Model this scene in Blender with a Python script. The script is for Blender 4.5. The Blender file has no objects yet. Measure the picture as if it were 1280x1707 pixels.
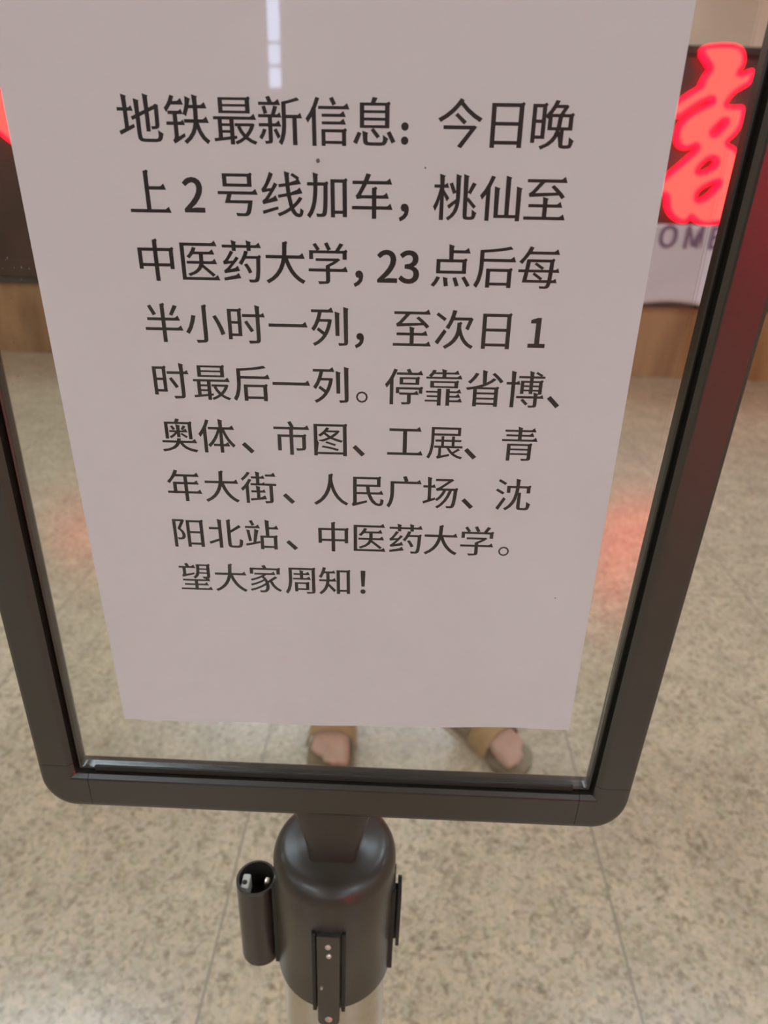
import bpy, bmesh, math, random
from mathutils import Vector, Matrix

random.seed(4)
SC = bpy.context.scene
COL = SC.collection
PI = math.pi

# ------------------------------------------------------------------ camera
EYE = 1.25                                   # lens height above the floor
cam_data = bpy.data.cameras.new('camera')
cam = bpy.data.objects.new('camera', cam_data)
COL.objects.link(cam)
SC.camera = cam
R_ = Vector((0.99886417, 0.03653415, 0.03058811))
U_ = Vector((-0.04368842, 0.44599234, 0.89396989))
F_ = Vector((-0.01901837, 0.89429083, -0.44708188))
M = Matrix(((R_.x, U_.x, -F_.x), (R_.y, U_.y, -F_.y), (R_.z, U_.z, -F_.z))).to_4x4()
M.translation = (0.0261, -0.2507, EYE)
cam.matrix_world = M
cam_data.sensor_fit = 'HORIZONTAL'
cam_data.sensor_width = 36.0
cam_data.lens = 1170.3 / 1280 * 36.0
cam_data.clip_start = 0.02
cam_data.dof.use_dof = True
cam_data.dof.focus_distance = 0.275
cam_data.dof.aperture_fstop = 17.0

# ------------------------------------------------------------------ light levels
LAMP = 15.8            # ceiling panels
NEON = 1.0             # glowing characters
RED_BOX = 6.0          # red light box on the wall behind the viewer
STRIP = 9.0            # bluish wall strip behind the viewer
world = bpy.data.worlds.new('world')
SC.world = world
world.use_nodes = True
world.node_tree.nodes['Background'].inputs[0].default_value = (0.9, 0.85, 0.8, 1)
world.node_tree.nodes['Background'].inputs[1].default_value = 0.02
SC.view_settings.view_transform = 'Standard'
SC.view_settings.look = 'None'
SC.view_settings.gamma = 1.0
SC.view_settings.use_curve_mapping = False
SC.view_settings.exposure = 0.0
SC.cycles.use_denoising = True

# ------------------------------------------------------------------ materials
def mat(name):
    m = bpy.data.materials.new(name)
    m.use_nodes = True
    nt = m.node_tree
    return m, nt, nt.nodes['Principled BSDF']

def plain(name, col, rough=0.5, metal=0.0, spec=0.5, noise=0.0, nscale=60.0, bump=0.0):
    m, nt, b = mat(name)
    b.inputs['Base Color'].default_value = (*col, 1)
    b.inputs['Roughness'].default_value = rough
    b.inputs['Metallic'].default_value = metal
    b.inputs['Specular IOR Level'].default_value = spec
    if noise or bump:
        tc = nt.nodes.new('ShaderNodeTexCoord')
        n = nt.nodes.new('ShaderNodeTexNoise')
        n.inputs['Scale'].default_value = nscale
        n.inputs['Detail'].default_value = 6
        nt.links.new(tc.outputs['Object'], n.inputs['Vector'])
        if noise:
            r = nt.nodes.new('ShaderNodeValToRGB')
            r.color_ramp.elements[0].position = 0.3
            r.color_ramp.elements[1].position = 0.7
            r.color_ramp.elements[0].color = (*[c * (1 - noise) for c in col], 1)
            r.color_ramp.elements[1].color = (*[min(1, c * (1 + noise)) for c in col], 1)
            nt.links.new(n.outputs['Fac'], r.inputs['Fac'])
            nt.links.new(r.outputs['Color'], b.inputs['Base Color'])
        if bump:
            bp = nt.nodes.new('ShaderNodeBump')
            bp.inputs['Strength'].default_value = bump
            bp.inputs['Distance'].default_value = 0.001
            nt.links.new(n.outputs['Fac'], bp.inputs['Height'])
            nt.links.new(bp.outputs['Normal'], b.inputs['Normal'])
    return m

def glow(name, col, strength, base=(0.02, 0.02, 0.02)):
    m, nt, b = mat(name)
    b.inputs['Base Color'].default_value = (*base, 1)
    b.inputs['Roughness'].default_value = 0.4
    b.inputs['Emission Color'].default_value = (*col, 1)
    b.inputs['Emission Strength'].default_value = strength
    return m

def sheet_glass(name):
    """clear thin sheet: see-through, mirror reflection by Fresnel"""
    m = bpy.data.materials.new(name)
    m.use_nodes = True
    nt = m.node_tree
    nt.nodes.clear()
    out = nt.nodes.new('ShaderNodeOutputMaterial')
    mix = nt.nodes.new('ShaderNodeMixShader')
    tr = nt.nodes.new('ShaderNodeBsdfTransparent')
    tr.inputs[0].default_value = (0.985, 0.99, 0.985, 1)
    gl = nt.nodes.new('ShaderNodeBsdfGlossy')
    gl.inputs['Roughness'].default_value = 0.015
    fr = nt.nodes.new('ShaderNodeFresnel')
    geo = nt.nodes.new('ShaderNodeNewGeometry')          # both faces of the sheet reflect alike
    io = nt.nodes.new('ShaderNodeMapRange')
    io.inputs['To Min'].default_value = 1.45; io.inputs['To Max'].default_value = 1 / 1.45
    nt.links.new(geo.outputs['Backfacing'], io.inputs['Value'])
    nt.links.new(io.outputs[0], fr.inputs['IOR'])
    nt.links.new(fr.outputs[0], mix.inputs[0])
    nt.links.new(tr.outputs[0], mix.inputs[1])
    nt.links.new(gl.outputs[0], mix.inputs[2])
    nt.links.new(mix.outputs[0], out.inputs[0])
    return m

def granite(name):
    """polished speckled granite laid as square tiles with thin joints"""
    m, nt, b = mat(name)
    N, L = nt.nodes.new, nt.links.new
    tc = N('ShaderNodeTexCoord')
    v1 = N('ShaderNodeTexVoronoi'); v1.inputs['Scale'].default_value = 160
    v2 = N('ShaderNodeTexVoronoi'); v2.inputs['Scale'].default_value = 85
    nz = N('ShaderNodeTexNoise'); nz.inputs['Scale'].default_value = 9; nz.inputs['Detail'].default_value = 4
    nf = N('ShaderNodeTexNoise'); nf.inputs['Scale'].default_value = 60; nf.inputs['Detail'].default_value = 5
    warp = N('ShaderNodeVectorMath'); warp.operation = 'MULTIPLY_ADD'
    warp.inputs[1].default_value = (0.012, 0.012, 0.012)
    L(tc.outputs['Object'], nf.inputs['Vector'])
    L(nf.outputs['Color'], warp.inputs[0]); L(tc.outputs['Object'], warp.inputs[2])
    L(warp.outputs[0], v1.inputs['Vector']); L(warp.outputs[0], v2.inputs['Vector'])
    L(tc.outputs['Object'], nz.inputs['Vector'])
    s1 = N('ShaderNodeSeparateColor'); L(v1.outputs['Color'], s1.inputs[0])
    s2 = N('ShaderNodeSeparateColor'); L(v2.outputs['Color'], s2.inputs[0])
    r1 = N('ShaderNodeValToRGB'); r1.color_ramp.interpolation = 'CONSTANT'
    e = r1.color_ramp.elements
    e[0].position = 0.0; e[0].color = (0.23, 0.195, 0.14, 1)
    e[1].position = 0.14; e[1].color = (0.36, 0.32, 0.24, 1)
    for pos, c in ((0.34, (0.47, 0.415, 0.325)), (0.6, (0.56, 0.49, 0.375)), (0.8, (0.42, 0.37, 0.285)), (0.9, (0.53, 0.50, 0.42))):
        k = e.new(pos); k.color = (*c, 1)
    L(s1.outputs[0], r1.inputs['Fac'])
    r2 = N('ShaderNodeValToRGB'); r2.color_ramp.interpolation = 'CONSTANT'
    e = r2.color_ramp.elements
    e[0].position = 0.0; e[0].color = (0.25, 0.215, 0.155, 1)
    e[1].position = 0.13; e[1].color = (0.39, 0.375, 0.265, 1)
    for pos, c in ((0.3, (0.47, 0.41, 0.32)), (0.7, (0.57, 0.48, 0.35)), (0.86, (0.44, 0.38, 0.31))):
        k = e.new(pos); k.color = (*c, 1)
    L(s2.outputs[1], r2.inputs['Fac'])
    mx = N('ShaderNodeMix'); mx.data_type = 'RGBA'; mx.inputs[0].default_value = 0.5
    L(r1.outputs[0], mx.inputs[6]); L(r2.outputs[0], mx.inputs[7])
    cl = N('ShaderNodeMapRange'); cl.inputs['From Min'].default_value = 0.3; cl.inputs['From Max'].default_value = 0.7
    cl.inputs['To Min'].default_value = 1.0; cl.inputs['To Max'].default_value = 1.24
    L(nz.outputs['Fac'], cl.inputs['Value'])
    mul = N('ShaderNodeMix'); mul.data_type = 'RGBA'; mul.blend_type = 'MULTIPLY'; mul.inputs[0].default_value = 1
    L(mx.outputs[2], mul.inputs[6])
    cc = N('ShaderNodeCombineColor')
    for i in range(2): L(cl.outputs[0], cc.inputs[i]) if i == 0 else None
    gr = N('ShaderNodeMath'); gr.operation = 'MULTIPLY'; gr.inputs[1].default_value = 0.93
    L(cl.outputs[0], gr.inputs[0]); L(gr.outputs[0], cc.inputs[1])
    bl = N('ShaderNodeMath'); bl.operation = 'MULTIPLY'; bl.inputs[1].default_value = 0.82
    L(cl.outputs[0], bl.inputs[0]); L(bl.outputs[0], cc.inputs[2])
    L(cc.outputs[0], mul.inputs[7])
    # tile joints
    sep = N('ShaderNodeSeparateXYZ'); L(tc.outputs['Object'], sep.inputs[0])
    fac = None
    for ax, off, pitch in (('X', 0.261, 0.7257), ('Y', -0.289, 1.4514)):
        a = N('ShaderNodeMath'); a.operation = 'ADD'; a.inputs[1].default_value = off + pitch * 20
        L(sep.outputs[ax], a.inputs[0])
        w = N('ShaderNodeMath'); w.operation = 'PINGPONG'; w.inputs[1].default_value = pitch / 2
        L(a.outputs[0], w.inputs[0])
        t = N('ShaderNodeMath'); t.operation = 'LESS_THAN'; t.inputs[1].default_value = 0.0019
        L(w.outputs[0], t.inputs[0])
        if fac is None: fac = t
        else:
            mm = N('ShaderNodeMath'); mm.operation = 'MAXIMUM'
            L(fac.outputs[0], mm.inputs[0]); L(t.outputs[0], mm.inputs[1]); fac = mm
    jo = N('ShaderNodeMix'); jo.data_type = 'RGBA'
    L(fac.outputs[0], jo.inputs[0]); L(mul.outputs[2], jo.inputs[6])
    jo.inputs[7].default_value = (0.27, 0.23, 0.175, 1)
    L(jo.outputs[2], b.inputs['Base Color'])
    b.inputs['Roughness'].default_value = 0.22
    b.inputs['Specular IOR Level'].default_value = 0.6
    return m

def wood(name, c0, c1):
    m, nt, b = mat(name)
    N, L = nt.nodes.new, nt.links.new
    tc = N('ShaderNodeTexCoord'); mp = N('ShaderNodeMapping'); mp.inputs['Scale'].default_value = (2.2, 2.2, 0.35)
    n = N('ShaderNodeTexNoise'); n.inputs['Scale'].default_value = 2.2; n.inputs['Detail'].default_value = 7; n.inputs['Distortion'].default_value = 1.2
    r = N('ShaderNodeValToRGB')
    r.color_ramp.elements[0].position = 0.35; r.color_ramp.elements[1].position = 0.65
    r.color_ramp.elements[0].color = (*c0, 1); r.color_ramp.elements[1].color = (*c1, 1)
    L(tc.outputs['Object'], mp.inputs[0]); L(mp.outputs[0], n.inputs['Vector']); L(n.outputs['Fac'], r.inputs[0]); L(r.outputs[0], b.inputs['Base Color'])
    b.inputs['Roughness'].default_value = 0.35
    return m

M_floor = granite('speckled_granite')
M_wall = plain('cream_wall_paint', (0.88, 0.70, 0.52), 0.7, noise=0.04, nscale=3)
M_wall_dark = plain('brown_wall_cladding', (0.26, 0.21, 0.17), 0.6, noise=0.05, nscale=3)
M_ceil = plain('ceiling_white', (0.75, 0.72, 0.68), 0.8, noise=0.02, nscale=4)
M_board = plain('dark_brown_lacquer', (0.075, 0.034, 0.024), 0.35, noise=0.5, nscale=2.5)
M_wood = wood('orange_brown_wood', (0.25, 0.11, 0.03), (0.46, 0.26, 0.11))
M_trim = plain('dark_trim', (0.03, 0.02, 0.016), 0.4)
M_black = plain('black_satin_plastic', (0.022, 0.019, 0.014), 0.27, spec=1.0, bump=0.04, nscale=900)
M_black2 = plain('black_collar_plastic', (0.042, 0.035, 0.026), 0.33, spec=0.55, bump=0.03, nscale=700)
M_dark = plain('deep_black_plastic', (0.010, 0.009, 0.007), 0.5)
M_steel = plain('brushed_steel', (0.62, 0.57, 0.50), 0.32, metal=1.0, noise=0.05, nscale=150)
M_screw = plain('screw_metal', (0.75, 0.70, 0.62), 0.3, metal=1.0)
M_acryl = sheet_glass('clear_acrylic')
M_paper = plain('white_copy_paper', (0.80, 0.785, 0.785), 0.7, noise=0.012, nscale=25, spec=0.2)
M_ink = plain('black_toner', (0.012, 0.008, 0.008), 0.55)
M_speck = plain('dirt_speck', (0.16, 0.14, 0.12), 0.8)
M_face = glow('coral_red_acrylic', (1.0, 0.0215, 0.0175), 6.6 * NEON, (0.5, 0.05, 0.04))
M_rim = glow('crimson_letter_side', (1.0, 0.0008, 0.015), 4.6 * NEON, (0.4, 0.01, 0.02))
M_banner = plain('white_banner_vinyl', (0.78, 0.74, 0.78), 0.5, noise=0.05, nscale=3)
M_violet = plain('muted_violet_print', (0.25, 0.15, 0.25), 0.6)
M_skin = plain('skin', (0.52, 0.29, 0.20), 0.5, noise=0.08, nscale=30)
M_shirt = plain('grey_cotton', (0.30, 0.30, 0.32), 0.85, noise=0.05, nscale=80)
M_shorts = plain('dark_cotton', (0.10, 0.075, 0.07), 0.85, noise=0.08, nscale=80)
M_hair = plain('black_hair', (0.015, 0.012, 0.01), 0.5)
M_strap = plain('tan_sandal_leather', (0.38, 0.22, 0.07), 0.5, noise=0.1, nscale=60)
M_sole = plain('olive_sandal_sole', (0.20, 0.14, 0.06), 0.6, noise=0.1, nscale=60)
M_eye = plain('eye_white', (0.7, 0.7, 0.68), 0.2)
M_white = plain('white_plastic', (0.60, 0.58, 0.52), 0.45)
M_lampframe = plain('lamp_frame_white', (0.7, 0.7, 0.7), 0.5)
M_diff = glow('lamp_diffuser', (0.865, 1.03, 1.17), LAMP, (0.8, 0.8, 0.8))
M_strip = glow('cool_strip_diffuser', (0.55, 0.68, 1.0), STRIP, (0.8, 0.8, 0.8))
M_redbox = glow('red_box_diffuser', (1.0, 0.02, 0.06), RED_BOX, (0.5, 0.02, 0.02))

# ------------------------------------------------------------------ mesh helpers
def link(name, me, m=None, parent=None, smooth=False):
    o = bpy.data.objects.new(name, me)
    COL.objects.link(o)
    if m is not None:
        me.materials.clear(); me.materials.append(m)
    if parent is not None: o.parent = parent
    if smooth:
        for p in me.polygons: p.use_smooth = True
        if isinstance(smooth, int) and smooth > 1 or smooth == 'auto':
            try: me.set_sharp_from_angle(angle=math.radians(38 if smooth == 'auto' else smooth))
            except Exception: pass
    return o

def build(name, bm, m, parent=None, smooth=False):
    bmesh.ops.recalc_face_normals(bm, faces=bm.faces)
    me = bpy.data.meshes.new(name)
    bm.to_mesh(me); bm.free()
    return link(name, me, m, parent, smooth)

def tag(o, label=None, cat=None, group=None, kind=None):
    if label: o['label'] = label
    if cat: o['category'] = cat
    if group: o['group'] = group
    if kind: o['kind'] = kind
    return o

def empty(name, loc, rz=0.0):
    o = bpy.data.objects.new(name, None)
    COL.objects.link(o)
    o.location = loc; o.rotation_euler = (0, 0, rz)
    o.empty_display_size = 0.05
    return o

def add_box(bm, c, s, bev=0.0, seg=2):
    r = bmesh.ops.create_cube(bm, size=1.0)
    vs = r['verts']
    for v in vs:
        v.co = Vector((c[0] + v.co.x * s[0], c[1] + v.co.y * s[1], c[2] + v.co.z * s[2]))
    if bev:
        es = list({e for v in vs for e in v.link_edges})
        bmesh.ops.bevel(bm, geom=es, offset=bev, segments=seg, affect='EDGES', profile=0.5)

def box(name, c, s, m, parent=None, bev=0.0):
    bm = bmesh.new(); add_box(bm, c, s, bev)
    return build(name, bm, m, parent, 'auto' if bev else False)

def add_lathe(bm, prof, c=(0, 0, 0), n=64, axis='Z', closed=False):
    """prof: list of (radius, height) revolved about an axis through c"""
    rings = []
    for r, h in prof:
        ring = []
        for i in range(n):
            a = 2 * PI * i / n
            x, y = r * math.cos(a), r * math.sin(a)
            if axis == 'Z': p = (c[0] + x, c[1] + y, c[2] + h)
            elif axis == 'Y': p = (c[0] + x, c[1] + h, c[2] + y)
            else: p = (c[0] + h, c[1] + x, c[2] + y)
            ring.append(bm.verts.new(p))
        rings.append(ring)
    k = len(rings)
    for j in range(k if closed else k - 1):
        A, B = rings[j], rings[(j + 1) % k]
        for i in range(n):
            bm.faces.new((A[i], A[(i + 1) % n], B[(i + 1) % n], B[i]))
    if not closed:
        bm.faces.new(rings[0]); bm.faces.new(rings[-1])

def lathe(name, prof, m, parent=None, c=(0, 0, 0), n=64, axis='Z', closed=False):
    bm = bmesh.new(); add_lathe(bm, prof, c, n, axis, closed)
    return build(name, bm, m, parent, 'auto')

def fill_outlines(contours, thick=0.0):
    """closed 2D outlines (even-odd, holes allowed) -> filled mesh in the XY plane, optionally extruded"""
    cu = bpy.data.curves.new('outline', 'CURVE')
    cu.dimensions = '2D'; cu.fill_mode = 'BOTH'; cu.extrude = thick / 2
    for c in contours:
        sp = cu.splines.new('POLY'); sp.points.add(len(c) - 1)
        for p, (x, y) in zip(sp.points, c): p.co = (x, y, 0, 1)
        sp.use_cyclic_u = True
    o = bpy.data.objects.new('outline', cu)
    COL.objects.link(o)
    dg = bpy.context.evaluated_depsgraph_get()
    me = bpy.data.meshes.new_from_object(o.evaluated_get(dg))
    bpy.data.objects.remove(o); bpy.data.curves.remove(cu)
    return me

def smooth_loop(pts, k=4):
    n = len(pts); out = []
    for i in range(n):
        p0, p1, p2, p3 = (Vector(pts[(i + j) % n]) for j in (-1, 0, 1, 2))
        for s in range(k):
            t = s / k
            q = 0.5 * (2 * p1 + (p2 - p0) * t + (2 * p0 - 5 * p1 + 4 * p2 - p3) * t * t + (3 * p1 - p0 - 3 * p2 + p3) * t ** 3)
            out.append((q.x, q.y))
    return out

def inset_loop(pts, d):
    """moves a closed outline to its left by d (d > 0 shrinks a counter-clockwise one)"""
    n = len(pts); out = []
    for i in range(n):
        a, b, c = Vector(pts[i - 1]), Vector(pts[i]), Vector(pts[(i + 1) % n])
        n1 = Vector((-(b - a).y, (b - a).x)); n2 = Vector((-(c - b).y, (c - b).x))
        if n1.length < 1e-9 or n2.length < 1e-9: out.append(tuple(b)); continue
        n1.normalize(); n2.normalize()
        s = n1 + n2
        if s.length < 0.3: s = n1
        s.normalize()
        out.append(tuple(b + s * d / max(0.6, s.dot(n1))))
    return out

def area2(p):
    return sum(p[i][0] * p[(i + 1) % len(p)][1] - p[(i + 1) % len(p)][0] * p[i][1] for i in range(len(p)))

def skin_mesh(verts, edges, radii, root=0, sub=2):
    """skeleton of joints -> one continuous tapered surface"""
    me = bpy.data.meshes.new('skeleton')
    me.from_pydata(verts, edges, [])
    o = bpy.data.objects.new('skeleton', me)
    COL.objects.link(o)
    md = o.modifiers.new('skin', 'SKIN')
    md.use_smooth_shade = True
    sv = me.skin_vertices[0].data
    for i, r in enumerate(radii):
        sv[i].radius = r if isinstance(r, tuple) else (r, r)
        sv[i].use_root = (i == root)
    s = o.modifiers.new('sub', 'SUBSURF'); s.levels = sub; s.render_levels = sub
    dg = bpy.context.evaluated_depsgraph_get()
    res = bpy.data.meshes.new_from_object(o.evaluated_get(dg))
    bpy.data.objects.remove(o)
    return res

def remesh(bm_or_meshes, voxel):
    bm = bmesh.new()
    for me in bm_or_meshes: bm.from_mesh(me)
    me = bpy.data.meshes.new('joined'); bm.to_mesh(me); bm.free()
    o = bpy.data.objects.new('joined', me); COL.objects.link(o)
    r = o.modifiers.new('r', 'REMESH'); r.mode = 'VOXEL'; r.voxel_size = voxel
    s = o.modifiers.new('s', 'SMOOTH'); s.factor = 0.5; s.iterations = 4
    dg = bpy.context.evaluated_depsgraph_get()
    res = bpy.data.meshes.new_from_object(o.evaluated_get(dg))
    bpy.data.objects.remove(o)
    return res

# ================================================================== setting
def struct(name, c, s, m):
    return tag(box(name, c, s, m), kind='structure')

struct('floor', (0, -1.4, -0.05), (16, 15.4, 0.1), M_floor)
struct('ceiling', (0, -1.4, 3.45), (16, 15.4, 0.1), M_ceil)
struct('wall_back', (0, 6.25, 1.7), (16, 0.1, 3.4), M_wall)
struct('wall_front', (0, -9.05, 1.7), (16, 0.1, 3.4), M_wall_dark)
struct('wall_left', (-8.05, -1.4, 1.7), (0.1, 15.2, 3.4), M_wall)
struct('wall_right', (8.05, -1.4, 1.7), (0.1, 15.2, 3.4), M_wall)

# ------------------------------------------------------------------ ceiling lights
def ceiling_light(x, y):
    r = empty('ceiling_light', (x, y, 3.40))
    bm = bmesh.new()
    for sx in (-1, 1):
        add_box(bm, (sx * 0.61, 0, -0.02), (0.02, 0.44, 0.04))
        add_box(bm, (0, sx * 0.21, -0.02), (1.2, 0.02, 0.04))
    build('frame', bm, M_lampframe, r)
    box('diffuser', (0, 0, -0.015), (1.2, 0.4, 0.02), M_diff, r)
    return r

def copy_thing(root, loc):
    c = root.copy(); COL.objects.link(c); c.location = loc
    for ch in root.children:
        d = ch.copy(); COL.objects.link(d); d.parent = c
    return c

first = None
for y in (-6.6, -4.2, -1.8, 1.7, 5.0, 5.75):  # rows past the counter are added, out of view, to brighten the back wall
    for x in ((-5.1, -1.7, 1.7, 5.1) if y < 4 else (-5.1, -1.2, 0.35, 5.1) if y < 5.5 else (-1.2, 0.35)):
        if first is None:
            first = ceiling_light(x, y); o = first
        else:
            o = copy_thing(first, (x, y, 3.40))
        tag(o, 'long white ceiling light panel in the hall ceiling', 'ceiling light', 'ceiling light panels')

# ------------------------------------------------------------------ lights on the wall behind the viewer
t = empty('strip_light', (-1.56, -9.0, 1.95))
box('housing', (0, 0.02, 0.6), (0.15, 0.04, 1.26), M_lampframe, t)
for z0, z1 in ((0.01, 0.19), (0.235, 0.41), (0.45, 1.2)):
    box('diffuser', (0, 0.05, (z0 + z1) / 2), (0.125, 0.025, z1 - z0), M_strip, t, bev=0.006)
tag(t, 'tall cool white strip light fixed on the brown wall facing the notice', 'wall light')

t = empty('light_box', (4.85, -8.99, 0.35))
box('case', (0, 0.05, 1.42), (1.9, 0.1, 2.84), M_trim, t, bev=0.01)
box('lit_panel', (0, 0.107, 1.42), (1.8, 0.02, 2.74), M_redbox, t, bev=0.006)
tag(t, 'red illuminated light box on the wall opposite the counter', 'light box')

# ================================================================== far counter with glowing characters
YB = 4.47
ctr = empty('reception_counter', (0, YB, 0))
box('front_board', (0, 0.06, 1.155), (9.0, 0.12, 1.35), M_board, ctr, bev=0.004)
box('top_ledge', (0, 0.16, 1.855), (9.04, 0.36, 0.045), M_trim, ctr, bev=0.006)
bm = bmesh.new()
add_box(bm, (0, 0.07, 0.24), (9.0, 0.14, 0.48), 0.003)
for i in range(-4, 5):
    add_box(bm, (i * 1.0 + 0.55, -0.001, 0.24), (0.008, 0.006, 0.47))
build('kick_panel', bm, M_wood, ctr)
box('lower_trim', (0, -0.008, 0.475), (9.0, 0.05, 0.03), M_trim, ctr, bev=0.004)
tag(ctr, 'long dark brown counter with wooden base and red glowing characters, behind the sign', 'counter')

GLOW_RIGHT = [(1.59,1.843),(1.607,1.871),(1.65,1.88),(1.702,1.884),(1.764,1.883),(1.811,1.865),(1.838,1.824),(1.839,1.782),(1.824,1.75),(1.856,1.754),(1.895,1.769),(1.899,1.715),(1.88,1.689),(1.825,1.653),(1.795,1.611),(1.796,1.593),(1.837,1.591),(1.889,1.587),(1.9,1.507),(1.877,1.449),(1.843,1.405),(1.894,1.378),(1.947,1.321),(1.978,1.214),(1.987,1.068),(1.943,0.986),(1.882,0.971),(1.815,0.962),(1.757,0.98),(1.723,1.003),(1.707,0.979),(1.669,0.971),(1.612,0.999),(1.573,1.048),(1.552,1.113),(1.505,1.118),(1.456,1.146),(1.509,1.203),(1.556,1.246),(1.62,1.308),(1.673,1.363),(1.662,1.384),(1.614,1.364),(1.569,1.381),(1.546,1.424),(1.546,1.472),(1.568,1.512),(1.607,1.549),(1.655,1.577),(1.706,1.605),(1.696,1.62),(1.643,1.598),(1.579,1.554),(1.535,1.523),(1.466,1.539),(1.479,1.575),(1.528,1.615),(1.589,1.658),(1.627,1.682),(1.628,1.693),(1.64,1.728),(1.658,1.766),(1.631,1.796)]
HOLES_RIGHT = [[(1.741,1.457),(1.764,1.445),(1.804,1.492),(1.809,1.513),(1.786,1.512),(1.762,1.485)],
               [(1.705,1.254),(1.738,1.248),(1.794,1.278),(1.804,1.31),(1.766,1.322),(1.727,1.295)],
               [(1.731,1.109),(1.755,1.097),(1.802,1.124),(1.845,1.184),(1.834,1.2),(1.776,1.176),(1.737,1.145)]]
GLOW_LEFT = [(-2.676,1.451),(-2.553,1.522),(-2.438,1.561),(-2.374,1.563),(-2.341,1.551),(-2.294,1.486),(-2.266,1.364),(-2.269,1.257),(-2.309,1.236),(-2.355,1.264),(-2.4,1.291),(-2.453,1.33),(-2.57,1.371),(-2.681,1.389)]

def upright(me, y, off=(0, 0)):
    """XY outline mesh -> stands in the XZ plane facing -Y, at depth y"""
    for v in me.vertices:
        x, z, d = v.co.x, v.co.y, v.co.z
        v.co = (x + off[0], y - d, z + off[1])
    return me

def glowing_character(outer, holes):
    loops = []
    for k, l in enumerate([outer] + holes):
        l = smooth_loop(l, 4)
        if (area2(l) > 0) != (k == 0): l = l[::-1]
        loops.append(l)
    body = link('glowing_character', upright(fill_outlines(loops, 0.056), -0.030), M_rim, ctr)
    face = [inset_loop(l, 0.021) for l in loops]
    link('lit_face', upright(fill_outlines(face, 0.004), -0.0605), M_face, body)
    return body

glowing_character(GLOW_RIGHT, HOLES_RIGHT)
glowing_character(GLOW_LEFT, [])

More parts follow.
